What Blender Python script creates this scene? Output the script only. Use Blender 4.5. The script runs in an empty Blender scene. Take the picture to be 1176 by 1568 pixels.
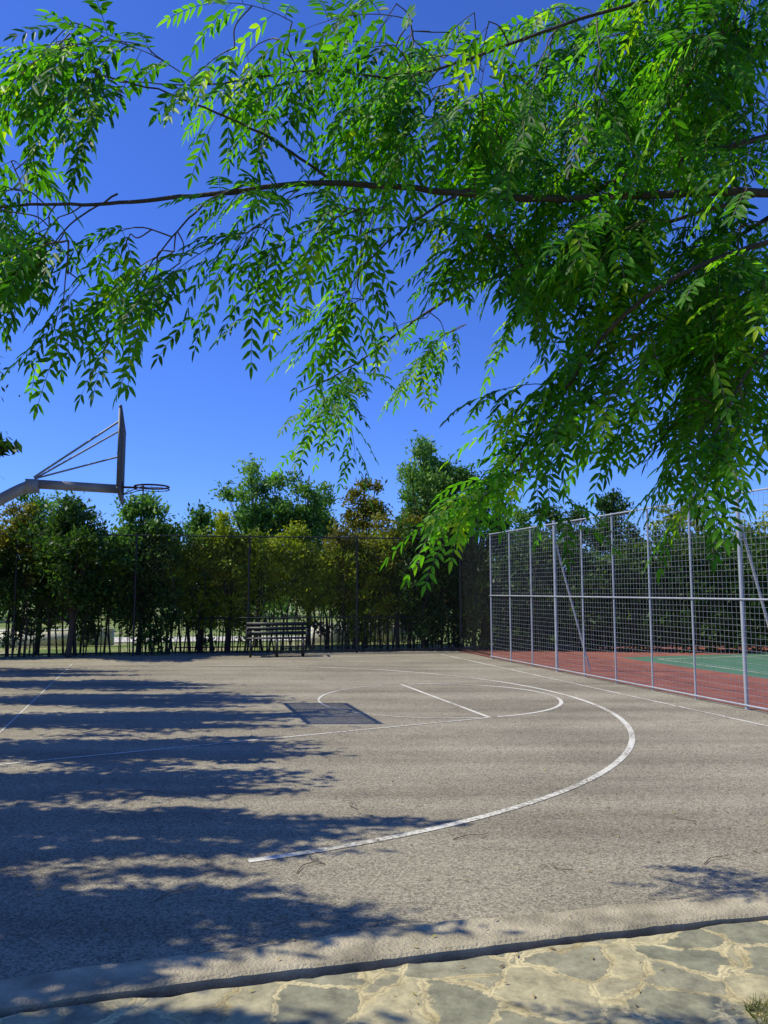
import bpy, math, random
import numpy as np
from mathutils import Vector
random.seed(7); R=np.random.default_rng(11)
SC=bpy.context.scene; COL=SC.collection
A=np.array([.957,.290,0.]); A/=np.linalg.norm(A); B=np.array([-A[1],A[0],0.])
H=np.array([-3.22,10.58,0.])
def W(p,q,z=0.): return H+A*p+B*q+np.array([0,0,z])

# ---------------------------------------------------------------- materials
def newmat(name):
    m=bpy.data.materials.new(name); m.use_nodes=True
    nt=m.node_tree; b=nt.nodes['Principled BSDF']
    return m,nt,b
def N(nt,t,**k):
    n=nt.nodes.new(t)
    for a,v in k.items(): setattr(n,a,v)
    return n
def simple(name,col,rough=.6,metal=0.,var=.25,scale=6.,bump=.1,bscale=60.):
    m,nt,b=newmat(name)
    tc=N(nt,'ShaderNodeTexCoord'); no=N(nt,'ShaderNodeTexNoise'); no.inputs['Scale'].default_value=scale; no.inputs['Detail'].default_value=6
    nt.links.new(tc.outputs['Object'],no.inputs['Vector'])
    cr=N(nt,'ShaderNodeValToRGB'); c=np.array(col)
    cr.color_ramp.elements[0].position=.3; cr.color_ramp.elements[1].position=.7
    cr.color_ramp.elements[0].color=(*(c*(1-var)),1); cr.color_ramp.elements[1].color=(*np.minimum(c*(1+var),1),1)
    nt.links.new(no.outputs['Fac'],cr.inputs['Fac']); nt.links.new(cr.outputs['Color'],b.inputs['Base Color'])
    b.inputs['Roughness'].default_value=rough; b.inputs['Metallic'].default_value=metal
    if bump>0:
        n2=N(nt,'ShaderNodeTexNoise'); n2.inputs['Scale'].default_value=bscale
        nt.links.new(tc.outputs['Object'],n2.inputs['Vector'])
        bp=N(nt,'ShaderNodeBump'); bp.inputs['Strength'].default_value=bump; bp.inputs['Distance'].default_value=.02
        nt.links.new(n2.outputs['Fac'],bp.inputs['Height']); nt.links.new(bp.outputs['Normal'],b.inputs['Normal'])
    return m
def leafmat(name,stops,trans,rough=.5,tf=.35):
    m,nt,b=newmat(name)
    at=N(nt,'ShaderNodeAttribute'); at.attribute_name='rnd'
    cr=N(nt,'ShaderNodeValToRGB')
    els=cr.color_ramp.elements
    while len(els)<len(stops): els.new(.5)
    for e,(p,c) in zip(els,stops): e.position=p; e.color=(*c,1)
    nt.links.new(at.outputs['Fac'],cr.inputs['Fac']); nt.links.new(cr.outputs['Color'],b.inputs['Base Color'])
    b.inputs['Roughness'].default_value=rough; b.inputs['Specular IOR Level'].default_value=.3
    tr=N(nt,'ShaderNodeBsdfTranslucent')
    mu=N(nt,'ShaderNodeMix',data_type='RGBA',blend_type='MULTIPLY'); mu.inputs[0].default_value=1.
    nt.links.new(cr.outputs['Color'],mu.inputs[6]); mu.inputs[7].default_value=(*trans,1)
    nt.links.new(mu.outputs[2],tr.inputs['Color'])
    mx=N(nt,'ShaderNodeMixShader'); mx.inputs[0].default_value=tf
    nt.links.new(b.outputs[0],mx.inputs[1]); nt.links.new(tr.outputs[0],mx.inputs[2])
    nt.links.new(mx.outputs[0],nt.nodes['Material Output'].inputs['Surface'])
    return m

def asphalt_mat():
    m,nt,b=newmat('weathered_asphalt'); L=nt.links.new
    geo=N(nt,'ShaderNodeNewGeometry'); P=geo.outputs['Position']
    big=N(nt,'ShaderNodeTexNoise'); big.inputs['Scale'].default_value=.35; big.inputs['Detail'].default_value=8; big.inputs['Roughness'].default_value=.65
    L(P,big.inputs['Vector'])
    mp=N(nt,'ShaderNodeMapping'); mp.inputs['Rotation'].default_value=(0,0,math.radians(-17)); mp.inputs['Scale'].default_value=(.12,1.6,1)
    L(P,mp.inputs['Vector'])
    st=N(nt,'ShaderNodeTexNoise'); st.inputs['Scale'].default_value=1.; st.inputs['Detail'].default_value=5; L(mp.outputs[0],st.inputs['Vector'])
    md=N(nt,'ShaderNodeMath',operation='ADD'); L(big.outputs['Fac'],md.inputs[0]); L(st.outputs['Fac'],md.inputs[1])
    mh=N(nt,'ShaderNodeMath',operation='MULTIPLY'); L(md.outputs[0],mh.inputs[0]); mh.inputs[1].default_value=.5
    cr=N(nt,'ShaderNodeValToRGB'); e=cr.color_ramp.elements
    e[0].position=.40; e[0].color=(.208,.180,.120,1); e[1].position=.60; e[1].color=(.345,.300,.203,1)
    L(mh.outputs[0],cr.inputs['Fac'])
    sp=N(nt,'ShaderNodeTexVoronoi'); sp.inputs['Scale'].default_value=95; L(P,sp.inputs['Vector'])
    s2=N(nt,'ShaderNodeSeparateColor'); L(sp.outputs['Color'],s2.inputs[0])
    mr=N(nt,'ShaderNodeMapRange'); mr.inputs['To Min'].default_value=.5; mr.inputs['To Max'].default_value=1.45; L(s2.outputs[0],mr.inputs['Value'])
    mu=N(nt,'ShaderNodeVectorMath',operation='SCALE'); L(cr.outputs['Color'],mu.inputs[0]); L(mr.outputs[0],mu.inputs['Scale'])
    vc=N(nt,'ShaderNodeTexVoronoi',feature='DISTANCE_TO_EDGE'); vc.inputs['Scale'].default_value=.24
    wn=N(nt,'ShaderNodeTexNoise'); wn.inputs['Scale'].default_value=2.2; wn.inputs['Detail'].default_value=6; L(P,wn.inputs['Vector'])
    wa=N(nt,'ShaderNodeVectorMath',operation='MULTIPLY_ADD'); wa.inputs[1].default_value=(.5,.5,0); L(wn.outputs['Color'],wa.inputs[0]); L(P,wa.inputs[2])
    L(wa.outputs[0],vc.inputs['Vector'])
    cm=N(nt,'ShaderNodeMapRange'); cm.inputs['From Max'].default_value=.0016; cm.inputs['To Min'].default_value=.6; cm.inputs['To Max'].default_value=1.; L(vc.outputs['Distance'],cm.inputs['Value'])
    m2=N(nt,'ShaderNodeVectorMath',operation='SCALE'); L(mu.outputs[0],m2.inputs[0]); L(cm.outputs[0],m2.inputs['Scale'])
    L(m2.outputs[0],b.inputs['Base Color']); b.inputs['Roughness'].default_value=.9; b.inputs['Specular IOR Level'].default_value=.25
    bp=N(nt,'ShaderNodeBump'); bp.inputs['Strength'].default_value=.5; bp.inputs['Distance'].default_value=.005
    L(sp.outputs['Distance'],bp.inputs['Height']); L(bp.outputs[0],b.inputs['Normal'])
    return m
def paint_mat():
    m,nt,b=newmat('worn_white_paint'); L=nt.links.new
    geo=N(nt,'ShaderNodeNewGeometry')
    n=N(nt,'ShaderNodeTexNoise'); n.inputs['Scale'].default_value=28; n.inputs['Detail'].default_value=8; n.inputs['Roughness'].default_value=.7; L(geo.outputs['Position'],n.inputs['Vector'])
    n2=N(nt,'ShaderNodeTexNoise'); n2.inputs['Scale'].default_value=1.1; L(geo.outputs['Position'],n2.inputs['Vector'])
    ad=N(nt,'ShaderNodeMath',operation='MULTIPLY_ADD'); L(n2.outputs['Fac'],ad.inputs[0]); ad.inputs[1].default_value=.5; L(n.outputs['Fac'],ad.inputs[2])
    cr=N(nt,'ShaderNodeValToRGB'); e=cr.color_ramp.elements
    e[0].position=.64; e[0].color=(.30,.265,.18,1); e[1].position=.78; e[1].color=(.70,.66,.52,1)
    L(ad.outputs[0],cr.inputs['Fac']); L(cr.outputs[0],b.inputs['Base Color']); b.inputs['Roughness'].default_value=.7
    return m
def paving_mat():
    m,nt,b=newmat('crazy_paving_stone'); L=nt.links.new
    geo=N(nt,'ShaderNodeNewGeometry'); P=geo.outputs['Position']
    wn=N(nt,'ShaderNodeTexNoise'); wn.inputs['Scale'].default_value=4.; wn.inputs['Detail'].default_value=7; wn.inputs['Roughness'].default_value=.6; L(P,wn.inputs['Vector'])
    wa=N(nt,'ShaderNodeVectorMath',operation='MULTIPLY_ADD'); wa.inputs[1].default_value=(.24,.24,0); L(wn.outputs['Color'],wa.inputs[0]); L(P,wa.inputs[2])
    ve=N(nt,'ShaderNodeTexVoronoi',feature='DISTANCE_TO_EDGE'); ve.inputs['Scale'].default_value=3.4; L(wa.outputs[0],ve.inputs['Vector'])
    vc=N(nt,'ShaderNodeTexVoronoi'); vc.inputs['Scale'].default_value=3.4; L(wa.outputs[0],vc.inputs['Vector'])
    sc=N(nt,'ShaderNodeSeparateColor'); L(vc.outputs['Color'],sc.inputs[0])
    cr=N(nt,'ShaderNodeValToRGB'); e=cr.color_ramp.elements
    e[0].position=0; e[0].color=(.23,.22,.13,1); e[1].position=1; e[1].color=(.47,.40,.21,1)
    k=e.new(.55); k.color=(.31,.28,.165,1)
    L(sc.outputs[0],cr.inputs['Fac'])
    n=N(nt,'ShaderNodeTexNoise'); n.inputs['Scale'].default_value=9; n.inputs['Detail'].default_value=12; n.inputs['Roughness'].default_value=.75; L(P,n.inputs['Vector'])
    mr=N(nt,'ShaderNodeMapRange'); mr.inputs['From Min'].default_value=.32; mr.inputs['From Max'].default_value=.68; mr.inputs['To Min'].default_value=.5; mr.inputs['To Max'].default_value=1.4; L(n.outputs['Fac'],mr.inputs['Value'])
    mu=N(nt,'ShaderNodeVectorMath',operation='SCALE'); L(cr.outputs[0],mu.inputs[0]); L(mr.outputs[0],mu.inputs['Scale'])
    er=N(nt,'ShaderNodeMath',operation='MULTIPLY_ADD'); L(n.outputs['Fac'],er.inputs[0]); er.inputs[1].default_value=-.35; L(ve.outputs['Distance'],er.inputs[2])
    em=N(nt,'ShaderNodeMapRange'); em.inputs['From Min'].default_value=-.145; em.inputs['From Max'].default_value=-.11; L(er.outputs[0],em.inputs['Value'])
    mx=N(nt,'ShaderNodeMix',data_type='RGBA'); L(em.outputs[0],mx.inputs[0])
    mo=N(nt,'ShaderNodeValToRGB'); mo.color_ramp.elements[0].position=.35; mo.color_ramp.elements[1].position=.62
    mo.color_ramp.elements[0].color=(.38,.30,.13,1); mo.color_ramp.elements[1].color=(.68,.57,.29,1); L(wn.outputs['Fac'],mo.inputs['Fac'])
    L(mo.outputs[0],mx.inputs[6]); L(mu.outputs[0],mx.inputs[7])
    gp=N(nt,'ShaderNodeMapRange'); gp.inputs['From Min'].default_value=.0; gp.inputs['From Max'].default_value=.022; gp.inputs['To Min'].default_value=.6; L(ve.outputs['Distance'],gp.inputs['Value'])
    m3=N(nt,'ShaderNodeVectorMath',operation='SCALE'); L(mx.outputs[2],m3.inputs[0]); L(gp.outputs[0],m3.inputs['Scale'])
    L(m3.outputs[0],b.inputs['Base Color']); b.inputs['Roughness'].default_value=.85
    ad=N(nt,'ShaderNodeMath',operation='MULTIPLY_ADD'); L(n.outputs['Fac'],ad.inputs[0]); ad.inputs[1].default_value=1.5; L(em.outputs[0],ad.inputs[2])
    bp=N(nt,'ShaderNodeBump'); bp.inputs['Strength'].default_value=.5; bp.inputs['Distance'].default_value=.012
    L(ad.outputs[0],bp.inputs['Height']); L(bp.outputs[0],b.inputs['Normal'])
    return m
def ground_mat():
    m,nt,b=newmat('dry_grass_and_earth'); L=nt.links.new
    geo=N(nt,'ShaderNodeNewGeometry')
    n=N(nt,'ShaderNodeTexNoise'); n.inputs['Scale'].default_value=.5; n.inputs['Detail'].default_value=10; L(geo.outputs['Position'],n.inputs['Vector'])
    cr=N(nt,'ShaderNodeValToRGB'); e=cr.color_ramp.elements
    e[0].position=.40; e[0].color=(.10,.16,.02,1); e[1].position=.64; e[1].color=(.32,.28,.14,1)
    k=e.new(.52); k.color=(.18,.23,.035,1)
    L(n.outputs['Fac'],cr.inputs['Fac']); L(cr.outputs[0],b.inputs['Base Color']); b.inputs['Roughness'].default_value=.95
    return m

ASPH=asphalt_mat(); PAINT=paint_mat(); PAVE=paving_mat(); GRD=ground_mat()
CONC=simple('old_concrete',(.36,.305,.19),.9,0,.42,5,.6,70)
WHITE=simple('whitewashed_wall',(.75,.73,.66),.9,0,.15,2,.2)
JOINT=simple('dark_joint',(.03,.024,.016),.95,0,.4,20,.5)
GALV=simple('galvanised_steel',(.42,.44,.45),.45,.35,.12,8,.05)
WIRE=simple('galvanised_wire',(.28,.29,.30),.5,.3,.2,8,.0)
DARKM=simple('dark_painted_steel',(.018,.02,.02),.5,.2,.3,8,.05)
SCREEN=simple('green_windscreen_fabric',(.012,.03,.018),.9,0,.3,1.5,.2)
HOOPG=simple('weathered_grey_paint',(.32,.32,.31),.55,.1,.2,5,.1)
BRD=simple('backboard_steel',(.10,.11,.11),.5,.3,.2,9,.05)
RIM=simple('rim_paint',(.06,.03,.025),.5,.1,.3,9,.05)
BARK=simple('bark',(.055,.042,.03),.9,0,.4,20,.8,60)
TWIG=simple('green_brown_twig',(.09,.075,.035),.7,0,.3,20,.2)
RED=simple('red_court_coating',(.27,.085,.045),.85,0,.2,2,.1)
GRN=simple('green_court_coating',(.06,.16,.08),.85,0,.15,2,.1)
GRAV=simple('pale_gravel',(.60,.55,.44),.95,0,.25,3,.5)
DRYL=leafmat('dry_leaf',[(0,(.12,.075,.03)),(.6,(.28,.2,.08)),(1,(.45,.4,.12))],(1,1,.8),.7,.1)
LEAF=leafmat('pinnate_leaf',[(0,(.014,.058,.005)),(.4,(.04,.15,.007)),(.75,(.095,.28,.009)),(1,(.28,.40,.015))],(2.4,2.5,.8),.5,.5)
LDARK=leafmat('dark_tree_leaf',[(0,(.016,.040,.008)),(.6,(.042,.10,.014)),(1,(.13,.21,.02))],(1.6,1.8,.8))
LMID=leafmat('mid_green_leaf',[(0,(.035,.085,.018)),(.5,(.095,.21,.035)),(1,(.27,.42,.07))],(1.6,1.8,.8))
LYEL=leafmat('yellow_green_leaf',[(0,(.07,.10,.008)),(.5,(.19,.26,.012)),(.85,(.38,.44,.02)),(1,(.44,.32,.02))],(1.7,1.7,.8),.5,.42)
LBRN=leafmat('bronze_leaf',[(0,(.08,.08,.012)),(.5,(.17,.17,.02)),(1,(.29,.31,.03))],(1.6,1.6,.8))
GRASS=leafmat('grass_blade',[(0,(.07,.11,.015)),(.5,(.18,.2,.04)),(1,(.38,.34,.12))],(1.3,1.3,.8),.6,.3)

# ---------------------------------------------------------------- mesh helpers
def mk(name,verts,quads,mat,rnd=None,parent=None,smooth=False):
    verts=np.asarray(verts,np.float32); quads=np.asarray(quads,np.int32); k=quads.shape[1]
    me=bpy.data.meshes.new(name)
    me.vertices.add(len(verts)); me.vertices.foreach_set('co',verts.ravel())
    me.loops.add(quads.size); me.loops.foreach_set('vertex_index',quads.ravel())
    me.polygons.add(len(quads)); me.polygons.foreach_set('loop_start',np.arange(0,quads.size,k,dtype=np.int32))
    if smooth: me.polygons.foreach_set('use_smooth',np.ones(len(quads),bool))
    me.update(calc_edges=True); me.validate()
    if rnd is not None:
        a=me.attributes.new('rnd','FLOAT','POINT'); a.data.foreach_set('value',np.asarray(rnd,np.float32))
    me.materials.append(mat)
    o=bpy.data.objects.new(name,me); COL.objects.link(o)
    if parent is not None: o.parent=parent
    return o
def empty(name):
    o=bpy.data.objects.new(name,None); COL.objects.link(o); return o
class MB:
    def __init__(s): s.v=[]; s.f=[]; s.n=0
    def add(s,v,f):
        v=np.asarray(v,float); f=np.asarray(f,int); s.v.append(v); s.f.append(f+s.n); s.n+=len(v)
    def beam(s,p0,p1,w,h,up=(0,0,1)):
        p0=np.array(p0,float); p1=np.array(p1,float); d=p1-p0; d/=np.linalg.norm(d)
        up=np.array(up,float)
        if abs(d@up)>.99: up=A.copy()
        x=np.cross(d,up); x/=np.linalg.norm(x); y=np.cross(x,d)
        c=[(-w/2,-h/2),(w/2,-h/2),(w/2,h/2),(-w/2,h/2)]
        v=[p+x*a+y*b for p in (p0,p1) for a,b in c]
        s.add(v,[(0,3,2,1),(4,5,6,7),(0,1,5,4),(1,2,6,5),(2,3,7,6),(3,0,4,7)])
    def wire(s,p0,p1,w,seg=.3):
        p0=np.array(p0,float); p1=np.array(p1,float); L=np.linalg.norm(p1-p0); n=max(1,int(round(L/seg))); d=(p1-p0)/L
        u=np.array([0,0,1.]) if abs(d[2])<.99 else A.copy()
        x=np.cross(d,u); x/=np.linalg.norm(x); y=np.cross(x,d)
        t=np.linspace(0,1,n+1)[:,None,None]; c=np.array([(-1,-1),(1,-1),(1,1),(-1,1)])*w/2
        v=(p0+(p1-p0)*t)+(c[:,0:1]*x+c[:,1:2]*y)[None]
        i=(np.arange(n)*4)[:,None]; f=np.concatenate([np.hstack([i+j,i+(j+1)%4,i+4+(j+1)%4,i+4+j]) for j in range(4)])
        s.add(v.reshape(-1,3),f)
    def tube(s,pts,r,n=6):
        pts=np.asarray(pts,float); m=len(pts); r=np.broadcast_to(r,(m,)) if np.ndim(r) else np.full(m,r)
        t=np.gradient(pts,axis=0); t/=np.linalg.norm(t,axis=1)[:,None]+1e-9
        ref=np.array([0,0,1.]) if abs(t[0,2])<.9 else np.array([1.,0,0])
        x=np.cross(t,ref); x/=np.linalg.norm(x,axis=1)[:,None]+1e-9; y=np.cross(t,x)
        a=np.arange(n)*2*math.pi/n
        v=pts[:,None,:]+r[:,None,None]*(np.cos(a)[None,:,None]*x[:,None,:]+np.sin(a)[None,:,None]*y[:,None,:])
        f=[]
        for i in range(m-1):
            for j in range(n):
                f.append((i*n+j,i*n+(j+1)%n,(i+1)*n+(j+1)%n,(i+1)*n+j))
        s.add(v.reshape(-1,3),f)
    def sheet(s,poly_a,poly_b):
        a=np.asarray(poly_a,float); b=np.asarray(poly_b,float); n=len(a)
        s.add(np.vstack([a,b]),[(i,i+1,n+i+1,n+i) for i in range(n-1)])
    def obj(s,name,mat,parent=None,smooth=False): return mk(name,np.vstack(s.v),np.vstack(s.f),mat,parent=parent,smooth=smooth)
def bez(pts,n=8):
    p=np.asarray(pts,float); p=np.vstack([2*p[0]-p[1],p,2*p[-1]-p[-2]]); out=[]
    for i in range(1,len(p)-2):
        for t in np.linspace(0,1,n,endpoint=False):
            a,b,c,d=p[i-1],p[i],p[i+1],p[i+2]
            out.append(.5*((2*b)+(-a+c)*t+(2*a-5*b+4*c-d)*t*t+(-a+3*b-3*c+d)*t**3))
    out.append(p[-2]); return np.array(out)
def nrm(v): return v/(np.linalg.norm(v,axis=-1,keepdims=True)+1e-9)
up=lambda z_: np.array([0,0,z_])

# ---------------------------------------------------------------- ground
g=MB(); S=300.
g.add([(-S,-S,-.06),(S,-S,-.06),(S,S,-.06),(-S,S,-.06)],[(0,1,2,3)]); g.obj('ground',GRD)
def yc(x,pts): return np.interp(x,[p[0] for p in pts],[p[1] for p in pts])
E1=[(-14,-.9),(-8,1.15),(-4,2.5),(-1.6,3.36),(0,3.88),(2.05,4.33),(5,4.88),(10,5.7)]
E2=[(-14,-1.15),(-8,.92),(-4,2.27),(-1.5,3.15),(0,3.56),(1.9,4.03),(5,4.57),(10,5.4)]
xx=np.arange(-14,9.01,.05)
y1=yc(xx,E1); y2=yc(xx,E2)
ker=np.hanning(25); ker/=ker.sum()
y1=np.convolve(np.pad(y1,12,'edge'),ker,'valid'); y2=np.convolve(np.pad(y2,12,'edge'),ker,'valid')
def rough(n,amp):
    a=R.normal(0,1,n); a=.5*a+1.2*np.convolve(a,np.ones(5)/5,'same')+2*np.convolve(a,np.ones(15)/15,'same'); return a*amp
y1r=y1+rough(len(xx),.012); y2a=y2+rough(len(xx),.006); y2b=y2-.042+rough(len(xx),.009)
z=np.zeros_like(xx)
c=MB()
near=np.stack([xx,y1r,z],1); nearlow=np.stack([xx,y1r,z-.06],1)
far=np.stack([xx*1.0,np.interp(xx,[-14,2.0,2.01,9],[18.3,21.3,21.3,21.3]),z],1)
c.sheet(near,far); c.sheet(nearlow,near)
court=c.obj('asphalt_court',ASPH)
k=MB(); zt=.016
ka=np.stack([xx,y1r-.004,z+.0],1); kb=np.stack([xx,y1r-.03,z+zt+.004],1); kc=np.stack([xx,y2a+.02,z+zt+.006],1); kd=np.stack([xx,y2a,z+zt-.004],1); ke=np.stack([xx,y2a,z-.06],1)
for a_,b_ in ((kb,ka),(kc,kb),(kd,kc),(ke,kd)): k.sheet(a_,b_)
k.obj('concrete_kerb',CONC)
s=MB(); zp=.004
pa=np.stack([xx,y2b,z-.06],1); pb=np.stack([xx,y2b,z+zp-.010],1); pc=np.stack([xx,y2b-.014,z+zp],1); pd=np.stack([xx,y2b-5.5,z+zp],1)
for a_,b_ in ((pb,pa),(pc,pb),(pd,pc)): s.sheet(a_,b_)
s.obj('stone_paving',PAVE)
s=MB(); s.sheet(np.stack([xx,y2b-.01,z-.03],1),np.stack([xx,y2a+.01,z-.03],1)); s.obj('joint_strip',JOINT)  # dark strip added so the kerb gap reads as a dark groove

# court markings
mk_=MB(); ZL=.004; LW=.055
def line(p0,p1,w=LW):
    p0=np.array(p0);p1=np.array(p1); d=nrm(p1-p0); n_=np.array([-d[1],d[0],0])*w/2
    m=max(2,int(np.linalg.norm(p1-p0)/.1)); t=np.linspace(0,1,m)[:,None]
    a=p0+(p1-p0)*t; u_=np.array([0,0,ZL]); mk_.sheet(a-n_+u_,a+n_+u_)
def arc(c0,r,a0,a1,w=LW,zz=ZL):
    t=np.linspace(a0,a1,int(abs(a1-a0)*r/.08)+2)
    f=lambda rr: np.array([W(c0[0]+rr*math.cos(u),c0[1]+rr*math.sin(u),zz) for u in t])
    mk_.sheet(f(r+w/2),f(r-w/2))
arc((0,0),6.25,-1.47,math.pi/2,.065)
line(W(0.002,6.25),W(-1.55,6.25),.035)
arc((4.225,0),1.8,math.radians(-86),math.radians(86)); arc((4.225,0),1.8,math.radians(94),math.radians(266),.035)
line(W(4.225,-1.83),W(4.225,1.83))
line(W(4.19,-1.84),W(-1.5,-3.0),.04); line(W(4.19,1.84),W(-1.5,3.0),.025)
line(W(-1.58,-7.2),W(-1.58,7.5),.022); line(W(-1.5,7.5),W(7.1,7.5),.04); line(W(7.15,-6),W(7.15,7.55),.05)
mk_.obj('court_markings',PAINT,parent=court)

t=MB()
def pq(ps,zz): return [W(p,q,zz) for p,q in ps]
t.add(pq([(7.97,-16),(30,-16),(30,9.5),(7.97,9.5)],.006),[(0,1,2,3)])
tc=t.obj('tennis_court',RED)
t=MB(); t.add(pq([(10.9,-16),(23,-16),(23,5.3),(10.9,5.3)],.010),[(0,1,2,3)]); t.obj('play_surface',GRN,parent=tc)
mk_=MB(); ZL=.014
line(W(11.5,-16),W(11.5,4.6),.05); line(W(11.5,4.65),W(22,4.65),.05); mk_.obj('court_lines',PAINT,parent=tc)
t=MB(); t.add([(-13,24.0,-.03),(1.5,26.7,-.03),(1.8,29.0,-.03),(-14,27,-.03)],[(0,1,2,3)]); t.obj('gravel_path',GRAV)
m=MB(); a=np.array([-2.3,24.6,0]); b=np.array([1.0,25.2,0]); m.beam(a+up(.24),b+up(.24),.2,.54); m.beam(a+up(.53),b+up(.53),.26,.05); m.obj('low_white_wall',WHITE)
m=MB(); a=np.array([-11.5,23.0,0]); b=np.array([-8.2,23.6,0]); m.beam(a+up(.19),b+up(.19),.2,.44); m.beam(a+up(.43),b+up(.43),.26,.05); m.obj('low_white_wall',WHITE)

# ---------------------------------------------------------------- mesh fence (right)
fence=empty('mesh_fence'); FP=7.88
m=MB(); q0=-2.22; 
for i in range(-7,9):
    q=q0+1.03*i; big=(i%5==0)
    r=.028 if big else .017
    m.tube([W(FP,q,0),W(FP,q,3.0 if not big else 3.04)],r,8)
    if big: m.tube([W(FP+.75,q,0),W(FP+.04,q,2.55)],.02,8)
qe=q0+8*1.03; qs=q0-7*1.03
for zz in (.06,1.5,2.97): m.tube([W(FP-.03,qs,zz),W(FP-.03,qe,zz)],.014,6)
m.obj('posts_and_rails',GALV,parent=fence)
m=MB(); 
for q in np.arange(qs,qe,.085): m.wire(W(FP-.012,q,.06),W(FP-.012,q,2.97),.0028,.4)
for zz in np.arange(.12,2.95,.085): m.wire(W(FP-.017,qs,zz),W(FP-.017,qe,zz),.0034,.4)
m.obj('wire_mesh',WIRE,parent=fence)

bf=empty('chain_link_fence')
C0=W(FP,qe); C1=np.array([2.05,20.75,0]); C2=np.array([-20,16.9,0])
m=MB()
def run(a,b,step):
    a=np.array(a);b=np.array(b);n_=int(np.linalg.norm(b-a)/step); return [a+(b-a)*i/n_ for i in range(n_+1)]
for a,b in ((C0,C1),(C1,C2)):
    for p in run(a,b,2.6): m.tube([p,p+up(3.05)],.026,6)
    for zz in (.08,3.0): m.tube([a+up(zz),b+up(zz)],.018,5)
m.obj('posts',DARKM,parent=bf)
m=MB()
for a,b in ((C0,C1),(C1,C2)):
    L_=np.linalg.norm(b-a); d=(b-a)/L_; hh=2.95
    for off in np.arange(-hh,L_,.11):
        for sg in (1,-1):
            s0,s1=off,off+hh; z0,z1=(.05,.05+hh) if sg>0 else (.05+hh,.05)
            ta=max(0,(0-s0)/hh); tb=min(1,(L_-s0)/hh)
            if tb<=ta: continue
            m.wire(a+d*(s0+hh*ta)+up(z0+(z1-z0)*ta),a+d*(s0+hh*tb)+up(z0+(z1-z0)*tb),.003,.35)
m.obj('chain_link',DARKM,parent=bf)
pk=MB(); K0=np.array([2.0,21.4,0]); K1=np.array([-5.4,20.1,0])
for p in run(K0,K1,.15): pk.beam(p,p+up(.95),.016,.016)
for zz in (.15,.9): pk.beam(K0+up(zz),K1+up(zz),.025,.03)
pk.obj('iron_railing',DARKM)
sc_=MB(); a=np.array([2.9,23.1,0]); b=np.array([26,19.4,0]); n_=90
q=np.linspace(0,1,n_)[:,None]; nn=nrm(np.array([-(b-a)[1],(b-a)[0],0])); wav=np.sin(q*140)*.02
lo=a+(b-a)*q+nn*wav+up(.05); hi=a+(b-a)*q+nn*wav*.3+up(2.1); sc_.sheet(lo,hi)
ws=sc_.obj('windscreen_fence',SCREEN)
m=MB()
for p in run(a,b,2.5): m.tube([p+nn*.06,p+nn*.06+up(3)],.03,6)
m.tube([a+nn*.06+up(3),b+nn*.06+up(3)],.02,5); m.obj('posts',DARKM,parent=ws)

# ---------------------------------------------------------------- basketball hoop
hoop=empty('basketball_hoop'); bp_=-.40
m=MB(); hw=.9
for q in np.arange(-hw,hw+.001,.03): m.beam(W(bp_,q,2.92),W(bp_,q,3.93),.010,.004,up=A)
for zz in np.arange(2.93,3.93,.03): m.beam(W(bp_+.004,-hw,zz),W(bp_+.004,hw,zz),.011,.003,up=A)
m.obj('backboard',BRD,parent=hoop)
m=MB()
for zz in (2.90,3.95): m.beam(W(bp_-.01,-hw-.02,zz),W(bp_-.01,hw+.02,zz),.035,.035)
for q in (-hw,hw): m.beam(W(bp_-.012,q,2.92),W(bp_-.012,q,3.93),.035,.035)
for q in (-.3,.3): m.beam(W(bp_-.035,q,2.93),W(bp_-.035,q,3.92),.03,.025)
m.obj('frame',BRD,parent=hoop)
m=MB(); an=np.linspace(0,2*math.pi,33)
m.tube([W(.229*math.cos(a),.229*math.sin(a),3.05) for a in an],.013,8)
m.tube([W(.229*math.cos(a),.229*math.sin(a),3.015) for a in an],.006,6)
m.beam(W(-.39,0,3.03),W(-.21,0,3.03),.14,.012); m.beam(W(-.385,0,2.95),W(-.385,0,3.1),.14,.012,up=A)
m.tube([W(-.38,-.05,2.93),W(-.12,-.19,3.03)],.007); m.tube([W(-.38,.05,2.93),W(-.12,.19,3.03)],.007)
for a in an[::3]: m.tube([W(.229*math.cos(a),.229*math.sin(a),3.03),W(.24*math.cos(a),.24*math.sin(a),3.0)],.004,4)
m.obj('rim',RIM,parent=hoop)
m=MB()
m.beam(W(bp_-.03,0,3.0),W(bp_-1.12,0,3.03),.11,.11)
armp=bez([W(bp_-1.10,0,3.03),W(bp_-1.35,0,2.9),W(bp_-1.75,0,2.62),W(bp_-2.3,0,2.1),W(bp_-2.65,0,1.5),W(bp_-2.8,0,.8),W(bp_-2.82,0,0)],5)
m.tube(armp,.075,16)
m.beam(W(bp_-1.2,0,3.0),W(bp_-1.04,0,3.0),.16,.17)
m.beam(W(bp_-3.1,0,.01),W(bp_-2.5,0,.01),.5,.02)
m.obj('support_arm',HOOPG,parent=hoop)
m=MB()
for q in (-.3,.3):
    m.tube([W(bp_-.05,q,3.88),W(bp_-1.1,q*.2,3.11)],.014); 
m.tube([W(bp_-.05,0,3.45),W(bp_-1.1,0,3.10)],.013)
m.tube([W(bp_-.05,-.3,3.45),W(bp_-.05,.3,3.45)],.013)
m.obj('braces',HOOPG,parent=hoop)

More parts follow.
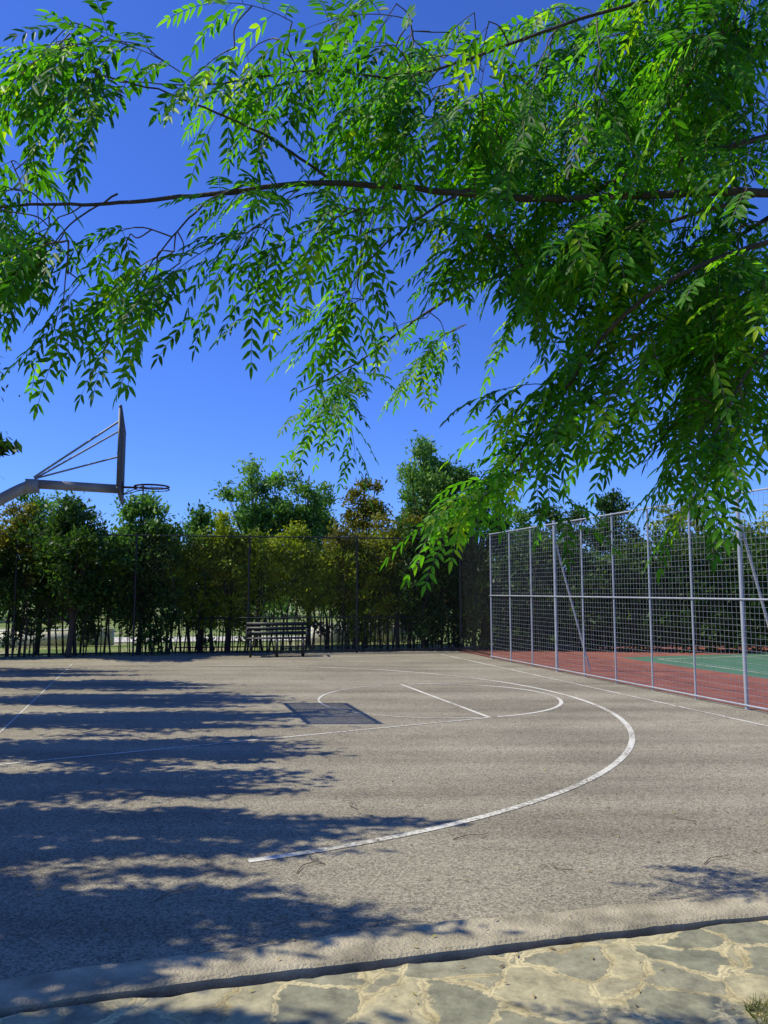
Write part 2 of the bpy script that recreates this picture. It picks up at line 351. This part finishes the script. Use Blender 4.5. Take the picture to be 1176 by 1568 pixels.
# ---------------------------------------------------------------- bench
bench=empty('park_bench'); bc=np.array([-2.65,19.25,0]); bx=nrm(np.array([1,.17,0])); by=np.array([-bx[1],bx[0],0])
P=lambda x,y,z_: bc+bx*x+by*y+up(z_)
m=MB()
for yy in (-.2,-.1,0,.1): m.beam(P(-.75,yy,.45),P(.75,yy,.45),.085,.03)
m.obj('seat',DARKM,parent=bench); m=MB()
for i,zz in enumerate((.56,.67,.78)): m.beam(P(-.75,.2+.03*i,zz),P(.75,.2+.03*i,zz),.03,.085)
m.obj('backrest',DARKM,parent=bench); m=MB()
for x in (-.64,0,.64):
    m.beam(P(x,-.22,0),P(x,-.22,.43),.05,.05); m.beam(P(x,.17,0),P(x,.17,.45),.05,.05); m.beam(P(x,.185,.45),P(x,.29,.82),.05,.04)
    m.beam(P(x,-.24,.415),P(x,.2,.415),.05,.04)
for x in (-.73,.73):
    m.beam(P(x,-.26,.66),P(x,.24,.66),.05,.03); m.beam(P(x,-.22,.43),P(x,-.22,.645),.04,.04)
m.obj('frame',DARKM,parent=bench)

# ---------------------------------------------------------------- foliage
def leafcloud(centers,rads,per,size,asp=.42,str_=(1,1,.8)):
    centers=np.asarray(centers); n=len(centers)*per
    c=np.repeat(centers,per,0); r=np.repeat(np.asarray(rads),per)[:,None]
    d=nrm(R.normal(size=(n,3))); rr=np.abs(R.normal(.62,.3,(n,1)))
    p=c+d*rr*r*np.array(str_)
    u=nrm(R.normal(size=(n,3))+np.array([0,0,-.5])); v=nrm(np.cross(u,nrm(R.normal(size=(n,3))+np.array([0,0,.6]))))
    L=size*R.uniform(.6,1.3,(n,1)); wd=L*asp
    V=np.stack([p-u*L*.5,p+v*wd*.5+u*L*.05,p+u*L*.5,p-v*wd*.5+u*L*.05],1).reshape(-1,3)
    base=np.repeat(R.uniform(0,1,len(centers)),per)
    rn=np.clip(.5*base+.5*R.uniform(0,1,n),0,1)
    return V,np.arange(n*4).reshape(-1,4),np.repeat(rn,4)
def tree(name,x,y,h,cr,mat,n_cl=45,per=180,size=.09,base=None,tr=.09,crx=None,z0=0.,clr=.42,extra=None,lean=0.,str_=(1,1,.8),asp=.42,taper=.3,xlim=None):
    root=MB(); base=base if base is not None else h*.35; cry=crx or cr
    top=np.array([x+lean,y,h*.9]); bz=np.array([x,y,z0-.06])
    tp=bez([bz,bz+np.array([.05,.03,(h)*.3]),bz*.4+top*.6+np.array([-.08,.05,0]),top],6); rr=np.linspace(tr,tr*.2,len(tp))
    root.tube(tp,rr,8)
    cz=(h+base)/2; rz=(h-base)/2
    cs=[];rs=[]
    while len(cs)<n_cl:
        d=nrm(R.normal(size=3)); q=R.uniform(.2,1)**.6
        lump=1+.22*math.sin(3*math.atan2(d[1],d[0])+x)+.2*math.sin(5*d[2]+y)
        p=np.array([x+lean*.6,y,cz])+d*q*np.array([cr,cry,rz])*np.array([lump*(1-taper*max(0,d[2])),lump,1.0])*.88
        r_=clr*R.uniform(.6,1.25)
        if xlim is not None and p[0]+r_*str_[0]*.95>xlim*p[1]: continue
        cs.append(p); rs.append(r_)
    if extra:
        for e in extra: cs.append(np.array(e[:3])); rs.append(e[3])
    for p in cs:
        t0=min(.95,max(.25,(p[2]-z0)/(h)*.75)); a=tp[int(t0*(len(tp)-1))]
        mid=(a+p)/2+np.array([0,0,-.1*np.linalg.norm(p-a)]); root.tube(bez([a,mid,p],3),np.linspace(tr*.3,.008,7),4)
    o=root.obj(name,BARK,smooth=True)
    V,F,rn=leafcloud(cs,rs,per,size,asp,str_); mk('foliage',V,F,mat,rn,parent=o)
    return o
# row of trees along the left of the court; crown clumps stretched for their shade, left out where they enter the view
ST=(1.75,.42,.42); kw=dict(str_=ST,asp=.34,xlim=-.50)
tree('shade_tree',-5.95,5.3,6.1,2.0,LDARK,62,125,.16,2.8,.13,.9,clr=.42,**kw)
tree('shade_tree',-6.25,6.7,6.0,2.0,LDARK,50,125,.16,2.6,.13,.6,clr=.42,**kw)
tree('shade_tree',-6.4,8.1,6.2,2.0,LDARK,70,125,.16,2.6,.13,.9,clr=.42,extra=[(-3.9,7.5,3.02,.15),(-4.2,7.65,3.12,.22),(-4.6,7.9,3.3,.3)],**kw)
tree('shade_tree',-7.0,9.9,6.6,2.1,LDARK,80,125,.16,2.4,.13,.9,clr=.45,**kw)
tree('shade_tree',-7.8,11.7,6.8,2.2,LDARK,80,125,.16,2.4,.13,.9,clr=.45,**kw)
tree('shade_tree',-8.9,13.5,6.6,2.4,LDARK,80,125,.16,2.2,.13,1.0,clr=.45,**kw)
tree('shade_tree',-5.3,3.9,5.8,1.7,LDARK,60,125,.16,2.7,.12,.7,clr=.4,**kw)
tree('shade_tree',-4.85,2.75,5.4,1.6,LDARK,52,120,.16,2.7,.12,.75,clr=.4,**kw)
tree('shade_tree',-10.6,15.4,6.0,2.6,LDARK,75,120,.16,1.3,.13,1.3,clr=.45,**kw)
BT=[(-3.8,23.0,5.9,1.4,LMID,80,.0,.25),(-2.3,23.4,5.7,1.25,LMID,64,0,.25),(1.2,22.7,6.55,1.45,LMID,120,.1,.35),(-.55,22.8,5.6,.85,LBRN,46,0,.4),
    (2.7,23.4,6.0,1.5,LDARK,70,0,.3),(-6.4,20.3,4.9,1.0,LMID,56,0,.35),(-9.1,20.4,4.6,1.2,LMID,50,0,.3),(-10.6,19.6,4.3,1.3,LBRN,40,0,.3),
    (-5.0,21.1,4.4,.75,LMID,36,0,.4),(-7.7,19.0,4.2,1.1,LDARK,56,0,.3),(5.3,23.8,4.8,1.4,LDARK,46,0,.3),(7.3,24.2,5.4,1.0,LDARK,50,0,.5),(4.0,25,5.2,1.3,LMID,36,0,.3),
    (9.6,24,4.3,1.5,LDARK,40,0,.3),(-4.2,20.9,3.9,.7,LYEL,26,0,.3)]
for (x,y,h,cr,mt,nc,ln,tpf) in BT:
    tree('background_tree',x,y,h,cr,mt,nc,170,.14,h*.16,.08,None,clr=.38,lean=ln,taper=tpf)
def hedge(name,a,b,zlo,zhi,th,n,mat,per=80,size=.12,cl=.35,stems=True):
    a=np.array([*a,0.]);b=np.array([*b,0.]); root=MB(); d=b-a; nn=nrm(np.array([-d[1],d[0],0])); cs=[];rs=[]
    ph=R.uniform(0,6)
    for i in range(n):
        t_=R.uniform(); s_=t_*np.linalg.norm(d)
        hi=zhi+.25*math.sin(2.1*s_+ph)+.2*math.sin(5.3*s_)
        lo=zlo*(1+.5*math.sin(1.7*s_+2*ph)+.4*math.sin(4.1*s_))
        zz=lo+(hi-lo)*R.uniform()**.85
        cs.append(a+d*t_+nn*R.uniform(-th,th)+up(zz)); rs.append(cl*R.uniform(.6,1.2))
    L_=np.linalg.norm(d)
    for s_ in np.arange(.1,L_,.2 if stems else 1.5):
        p=a+d*(s_/L_)+nn*R.uniform(-th,th)
        root.tube(bez([p-up(.06),p+np.array([R.normal(0,.06),0,.8]),p+np.array([R.normal(0,.15),0,1.7]),p+np.array([R.normal(0,.2),0,zhi*.9])],3),np.linspace(R.uniform(.012,.04),.006,10),5)
    o=root.obj(name,BARK)
    V,F,rn=leafcloud(cs,rs,per,size); mk('foliage',V,F,mat,rn,parent=o); return o
hedge('hedge',(-6.2,20.4),(.6,21.6),.8,2.95,.35,390,LYEL,size=.11)
hedge('hedge',(-9.0,20.6),(2.2,22.6),.6,2.7,.3,280,LDARK,size=.14)
hedge('hedge',(-1.6,21.4),(1.6,21.9),.8,3.5,.4,170,LBRN)
hedge('hedge',(.5,21.3),(2.5,21.9),.15,3.5,.4,210,LDARK,size=.14)
hedge('hedge',(-19,17.5),(-5.4,20.1),.5,3.0,.5,620,LDARK,cl=.4,size=.13)  # left part given the dark leaf colour to stand in for backlit shade
hedge('hedge',(-14,18.2),(-8.4,19.2),1.5,3.5,.3,150,LBRN)
hedge('hedge',(2.4,21.6),(20,18.8),.05,2.9,.5,900,LDARK,cl=.42,size=.14,per=70)
hedge('hedge',(8.6,24.5),(24,22),.8,4.0,.9,420,LYEL,cl=.5,size=.16,per=70)
cs=[];rs=[]
for i in range(420):
    a_=R.uniform(-1.0,1.0); d_=R.uniform(46,56); cs.append([d_*math.sin(a_),d_*math.cos(a_),R.uniform(.05,1)**.7*R.uniform(2.0,4.4)]); rs.append(R.uniform(1.0,1.8))
V,F,rn=leafcloud(cs,rs,90,.6); mk('distant_trees',V,F,LMID,rn)

# ---------------------------------------------------------------- overhanging tree with pinnate leaves
br=MB(); tw=MB()
trunk=bez([(3.35,2.3,-.06),(3.3,2.35,.9),(3.2,2.4,1.8),(3.15,2.45,2.6),(2.9,2.6,3.6),(2.5,2.8,4.8),(2.3,2.9,5.8)],6)
br.tube(trunk,np.linspace(.17,.04,len(trunk)),12)
limbs=[([(3.18,2.42,2.3),(2.2,2.62,2.95),(1.4,2.75,3.10),(.78,2.8,3.12),(.33,2.8,3.15),(-.22,2.8,3.20),(-.64,2.8,3.17),(-1.02,2.8,3.13),(-1.42,2.8,3.12),(-1.95,2.78,3.0)],.020,.0035),
 ([(3.1,2.5,2.9),(2.0,2.7,3.35),(1.04,2.95,3.31),(.75,3.4,3.28),(.22,4.0,3.10),(-.12,4.35,2.95),(-.48,4.5,2.8)],.015,.003),
 ([(2.95,2.6,3.3),(2.0,2.65,3.85),(1.18,2.7,3.88),(.6,2.75,3.76),(.1,2.8,3.62),(-.25,2.8,3.66),(-.7,2.8,3.60),(-1.05,2.8,3.62)],.009,.002),
 ([(3.2,2.4,2.0),(2.2,2.5,2.75),(1.5,2.6,2.86),(1.05,2.62,2.72),(.83,2.8,2.55),(.70,3.0,2.35),(.52,3.1,2.12),(.36,3.1,1.95)],.014,.003),
 ([(2.2,2.5,2.75),(1.6,2.55,2.6),(1.3,2.6,2.42),(1.12,2.6,2.15)],.011,.003),
 ([(2.6,2.75,4.6),(1.8,3.1,4.85),(1.0,3.3,4.9),(.2,3.3,4.7),(-.4,3.3,4.5)],.014,.003),
 ([(2.0,2.7,3.35),(1.6,3.3,3.2),(1.3,3.8,3.0),(1.1,4.2,2.8)],.012,.003),
 ([(-.22,2.8,3.20),(-.5,2.75,3.36),(-.85,2.72,3.50),(-1.15,2.7,3.58)],.006,.002),
 ([(.33,2.8,3.15),(.1,2.85,3.03),(-.08,2.9,2.88),(-.2,2.95,2.72)],.006,.0015),
 ([(-.5,2.8,3.18),(-.7,2.8,3.08),(-.86,2.8,2.9),(-.95,2.8,2.75)],.005,.0015),
 ([(-1.02,2.8,3.13),(-1.2,2.8,3.0),(-1.3,2.8,2.85)],.004,.0015),
 ([(1.4,2.75,3.10),(.95,2.85,2.98),(.6,2.9,2.9),(.3,2.95,2.8)],.009,.002)]
LPs=[]
for pts,r0,r1 in limbs:
    p=bez(pts,8); p=p+np.cumsum(R.normal(0,.0025,p.shape),0); 
    br.tube(p,np.linspace(r0,r1,len(p)),8); LPs.append(p)
LPa=np.zeros((20000,3)); LPn=0
for p in LPs: LPa[LPn:LPn+len(p)]=p; LPn+=len(p)
CL=[(-1.36,2.8,3.12,.2,.22,.26,11),(-1.24,2.8,2.88,.14,.15,.1,7),(-.86,2.8,2.90,.12,.15,.12,6),(-.5,2.8,3.06,.2,.15,.12,6),
 (-.05,2.85,3.03,.2,.2,.13,6),(-.14,2.95,2.80,.1,.12,.08,3),(-1.0,2.7,3.58,.28,.18,.13,12),(-.4,2.7,3.62,.25,.2,.18,7),
 (.18,2.8,3.6,.3,.35,.3,18),(.65,3.0,3.52,.33,.5,.38,28),(1.15,3.0,3.4,.4,.6,.5,50),(.42,2.95,3.08,.2,.25,.12,7),
 (.92,3.0,3.0,.22,.4,.2,18),(1.35,3.0,2.75,.24,.5,.35,36),(1.0,2.9,2.50,.14,.25,.14,8),(1.25,2.8,2.3,.18,.3,.12,10),
 (.74,3.05,2.34,.12,.12,.13,7),(.54,3.1,2.12,.11,.1,.08,6),(-.24,4.5,2.84,.18,.15,.08,7),(.28,4.05,3.02,.2,.12,.1,4),
 (1.0,3.5,4.1,.6,.5,.4,32),(1.5,3.2,4.0,.4,.5,.5,40),(.15,3.3,4.2,.4,.3,.25,9),(1.7,3.2,3.1,.3,.6,.6,28),(2.6,2.7,3.4,.6,.7,.9,36),(1.35,2.7,4.0,.3,.3,.3,16)]
O=[];D=[];LL=[];RN=[]
for (cx,cy,cz,rx,ry,rz,n_) in CL:
    ps=np.array([np.array([cx,cy,cz])+nrm(R.normal(size=3))*R.uniform()**.45*np.array([rx,ry,rz]) for _ in range(n_)])
    dm=[np.min(np.linalg.norm(LPa[:LPn]-p,axis=1)) for p in ps]
    for p in ps[np.argsort(dm)]:
        j=np.argmin(np.linalg.norm((LPa[:LPn]-p)-np.array([.08,0,.02]),axis=1)); a=LPa[j]
        dist=np.linalg.norm(p-a)
        d=nrm(np.array([R.normal(-.55,.42),R.normal(0,.5),R.normal(-.28,.28)]))
        if dist>.03:
            mid=(a+p)/2+up(.03*dist)+R.normal(0,.012,3); pth=bez([a,mid,p],5); tw.tube(pth,np.linspace(.0034,.0025,len(pth)),4)
            LPa[LPn:LPn+len(pth)-2]=pth[2:]; LPn+=len(pth)-2
        Lt=R.uniform(.2,.38); m_=7
        tt=np.linspace(0,1,m_)[:,None]; path=p+d*Lt*tt+np.array([0,0,-.35*Lt])*tt**2
        tw.tube(path,np.linspace(.0025,.001,m_),4)
        LPa[LPn:LPn+3]=path[1:4]; LPn+=3
        nl=int(Lt/.045); base=R.uniform(); roll=R.normal(0,.35)
        sd=nrm(np.cross(d,[0,0,1])+1e-6); sd=nrm(sd*math.cos(roll)+np.array([0,0,1])*math.sin(roll))
        for q in range(nl+1):
            f=(q+.7)/(nl+.7); pos=p+d*Lt*f+np.array([0,0,-.35*Lt*f*f]); sg=1 if q%2 else -1
            ld=nrm(d*(.55 if q<nl else 1.5)+sd*sg*.72+np.array([0,0,-.40])+R.normal(0,.16,3))
            O.append(pos); D.append(ld); LL.append(R.uniform(.16,.25)*(1-.3*abs(f-.5))); RN.append(np.clip(.55*base+.45*R.uniform(),0,1))
O=np.array(O);D=np.array(D);LL=np.array(LL)[:,None];RN=np.array(RN); nL=len(O)
Sd=nrm(np.cross(D,np.array([0,0,1.]))+R.normal(0,.28,(nL,3))); Sd=nrm(Sd-D*(Sd*D).sum(1,keepdims=True))
DR=R.uniform(.12,.5,(nL,1))*np.array([0,0,-1.])
def rach(t): return O+LL*(t*D+DR*t*t)
def tang(t): return nrm(D+2*DR*t)
VV=[];FF=[];RR=[]; off=0
NP=6
def leaflet(b,e,nn,L,w):
    global off
    wv=nrm(np.cross(e,nn)); fold=nn*w*.16; bend=np.array([0,0,-.10])*L
    v=np.stack([b,b+e*L*.3+wv*w*.5+fold,b+e*L*.68+wv*w*.38+fold+bend*.4,b+e*L+bend,b+e*L*.68-wv*w*.38+fold+bend*.4,b+e*L*.3-wv*w*.5+fold],1).reshape(-1,3)
    n=len(b); i=np.arange(n)[:,None]*6+off
    FF.append(np.hstack([i,i+1,i+2,i+3])); FF.append(np.hstack([i,i+3,i+4,i+5])); VV.append(v)
    RR.append(np.repeat(np.clip(RN+R.normal(0,.10,n),0,1),6)); off+=6*n
for k_ in range(NP):
    t_=.17+.76*k_/(NP-1); Tn=tang(t_); pos=rach(t_); nn=nrm(np.cross(Sd,Tn))
    pr=math.sin(math.pi*(.26+.5*t_))
    for sg in (1,-1):
        al=np.radians(R.normal(50,9,(nL,1)))
        e=nrm(Tn*np.cos(al)+sg*Sd*np.sin(al)+R.normal(0,.10,(nL,3))+np.array([0,0,-.16]))
        n2=nrm(nn+R.normal(0,.22,(nL,3))); n2=nrm(n2-e*(n2*e).sum(1,keepdims=True))
        Lf=R.uniform(.052,.068,(nL,1))*pr*(LL/.2)**.5; leaflet(pos,e,n2,Lf,Lf*.31)
Tn=tang(1.); leaflet(rach(.97),Tn,nrm(np.cross(Sd,Tn)),np.full((nL,1),.055),np.full((nL,1),.016))
ot=br.obj('ash_tree',BARK,smooth=True); tw.obj('twigs',TWIG,parent=ot)
mk('foliage',np.vstack(VV),np.vstack(FF),LEAF,np.concatenate(RR),parent=ot)
w_=.0011; ts=np.linspace(0,1,5); vs=[]
for t_ in ts:
    c_=rach(t_); vs+= [c_-Sd*w_,c_+Sd*w_]
vs=np.stack(vs,1); fi=[]
i=np.arange(nL)[:,None]*10
for a_ in range(4): fi.append(np.hstack([i+2*a_,i+2*a_+1,i+2*a_+3,i+2*a_+2]))
mk('leaf_stalks',vs.reshape(-1,3),np.vstack(fi),TWIG,parent=ot)
print('leaves',nL)

# ---------------------------------------------------------------- litter, twigs, grass
n=1700; x=R.uniform(-4,6,n); y=R.uniform(2.2,13,n)**1.0
sel=R.uniform(size=n)<np.clip(1.3-(y-3)/9,.12,1); x=x[sel];y=y[sel]
yn=np.interp(x,xx,y2b); zz=np.where(y>np.interp(x,xx,y1),.006,np.where(y>yn,.028,.010)); n=len(x)
u=nrm(np.stack([R.normal(size=n),R.normal(size=n),R.normal(0,.15,n)],1)); v=nrm(np.cross(u,[0,0,1.]))+np.stack([np.zeros(n),np.zeros(n),R.normal(0,.25,n)],1)
L_=R.uniform(.005,.022,n)[:,None]; p=np.stack([x,y,zz],1)
V=np.stack([p-u*L_,p+v*L_*.3+up(.003),p+u*L_,p-v*L_*.3+up(.002)],1).reshape(-1,3)
mk('leaf_litter',V,np.arange(4*n).reshape(-1,4),DRYL,np.repeat(R.uniform(size=n),4))
m=MB()
for (x,y,a_,L_) in [(-.35,4.75,2.2,.3),(-.5,4.6,1.1,.28),(.45,5.2,.4,.3),(1.9,4.75,.6,.3),(-1.2,4.2,.8,.3),(2.2,5.6,2.5,.25),(-.2,5.9,1.9,.25),(1.1,4.65,2.7,.2)]:
    d=np.array([math.cos(a_),math.sin(a_),0]); s_=np.array([-d[1],d[0],0]); p0=np.array([x,y,.006])
    m.tube(bez([p0,p0+d*L_*.4+s_*.03+up(.006),p0+d*L_*.75-s_*.01+up(.01),p0+d*L_+s_*.05+up(.002)],4),np.linspace(.003,.001,13),5)
    m.tube([p0+d*L_*.5+s_*.02+up(.006),p0+d*L_*.7-s_*.07+up(.002)],.0012,4)
m.obj('fallen_twigs',TWIG)
n=3600; gx=1.40+np.abs(R.normal(0,.3,n)); gy=R.uniform(2.2,3.28,n)-.25*np.clip(1.75-gx,0,1); p=np.stack([gx,gy,np.full(n,.004)],1)
d=np.stack([R.normal(0,.6,n),R.normal(0,.6,n),R.uniform(.6,1.2,n)],1); hgt=R.uniform(.015,.05,n)[:,None]; wv=nrm(np.cross(d,R.normal(size=(n,3))))*.0022
V=np.stack([p-wv,p+wv,p+d*hgt*.9+wv*.6,p+d*hgt],1).reshape(-1,3); mk('grass',V,np.arange(4*n).reshape(-1,4),GRASS,np.repeat(R.uniform(size=n),4))

# ---------------------------------------------------------------- light, sky, camera
EL=math.radians(50); AZ=math.radians(-90)
w=bpy.data.worlds.new('World'); SC.world=w; w.use_nodes=True; nt=w.node_tree
sky=nt.nodes.new('ShaderNodeTexSky'); sky.sky_type='NISHITA'; sky.sun_disc=False; sky.sun_elevation=EL; sky.sun_rotation=AZ
sky.air_density=1.0; sky.dust_density=.2; sky.ozone_density=2.
mu=nt.nodes.new('ShaderNodeMix'); mu.data_type='RGBA'; mu.blend_type='MULTIPLY'; mu.inputs[0].default_value=1; mu.inputs[7].default_value=(.47,.78,1.75,1)
bg=nt.nodes['Background']; bg.inputs['Strength'].default_value=.11
nt.links.new(sky.outputs[0],mu.inputs[6]); nt.links.new(mu.outputs[2],bg.inputs['Color'])
sd=bpy.data.lights.new('sun','SUN'); sd.energy=5.0; sd.angle=math.radians(.5); sd.color=(1,.96,.83)
so=bpy.data.objects.new('sun',sd); COL.objects.link(so)
dirv=Vector((math.cos(EL),0,-math.sin(EL))); so.rotation_euler=dirv.to_track_quat('-Z','Y').to_euler(); so.location=(-20,0,25)
cd=bpy.data.cameras.new('camera'); cd.sensor_fit='HORIZONTAL'; cd.sensor_width=36; cd.lens=36.05; cd.clip_start=.05; cd.clip_end=1500
co=bpy.data.objects.new('camera',cd); COL.objects.link(co); co.location=(0,0,1.62); co.rotation_euler=(math.radians(90+5.82),0,0)
SC.camera=co
SC.view_settings.view_transform='Standard'; SC.view_settings.look='None'; SC.view_settings.exposure=0
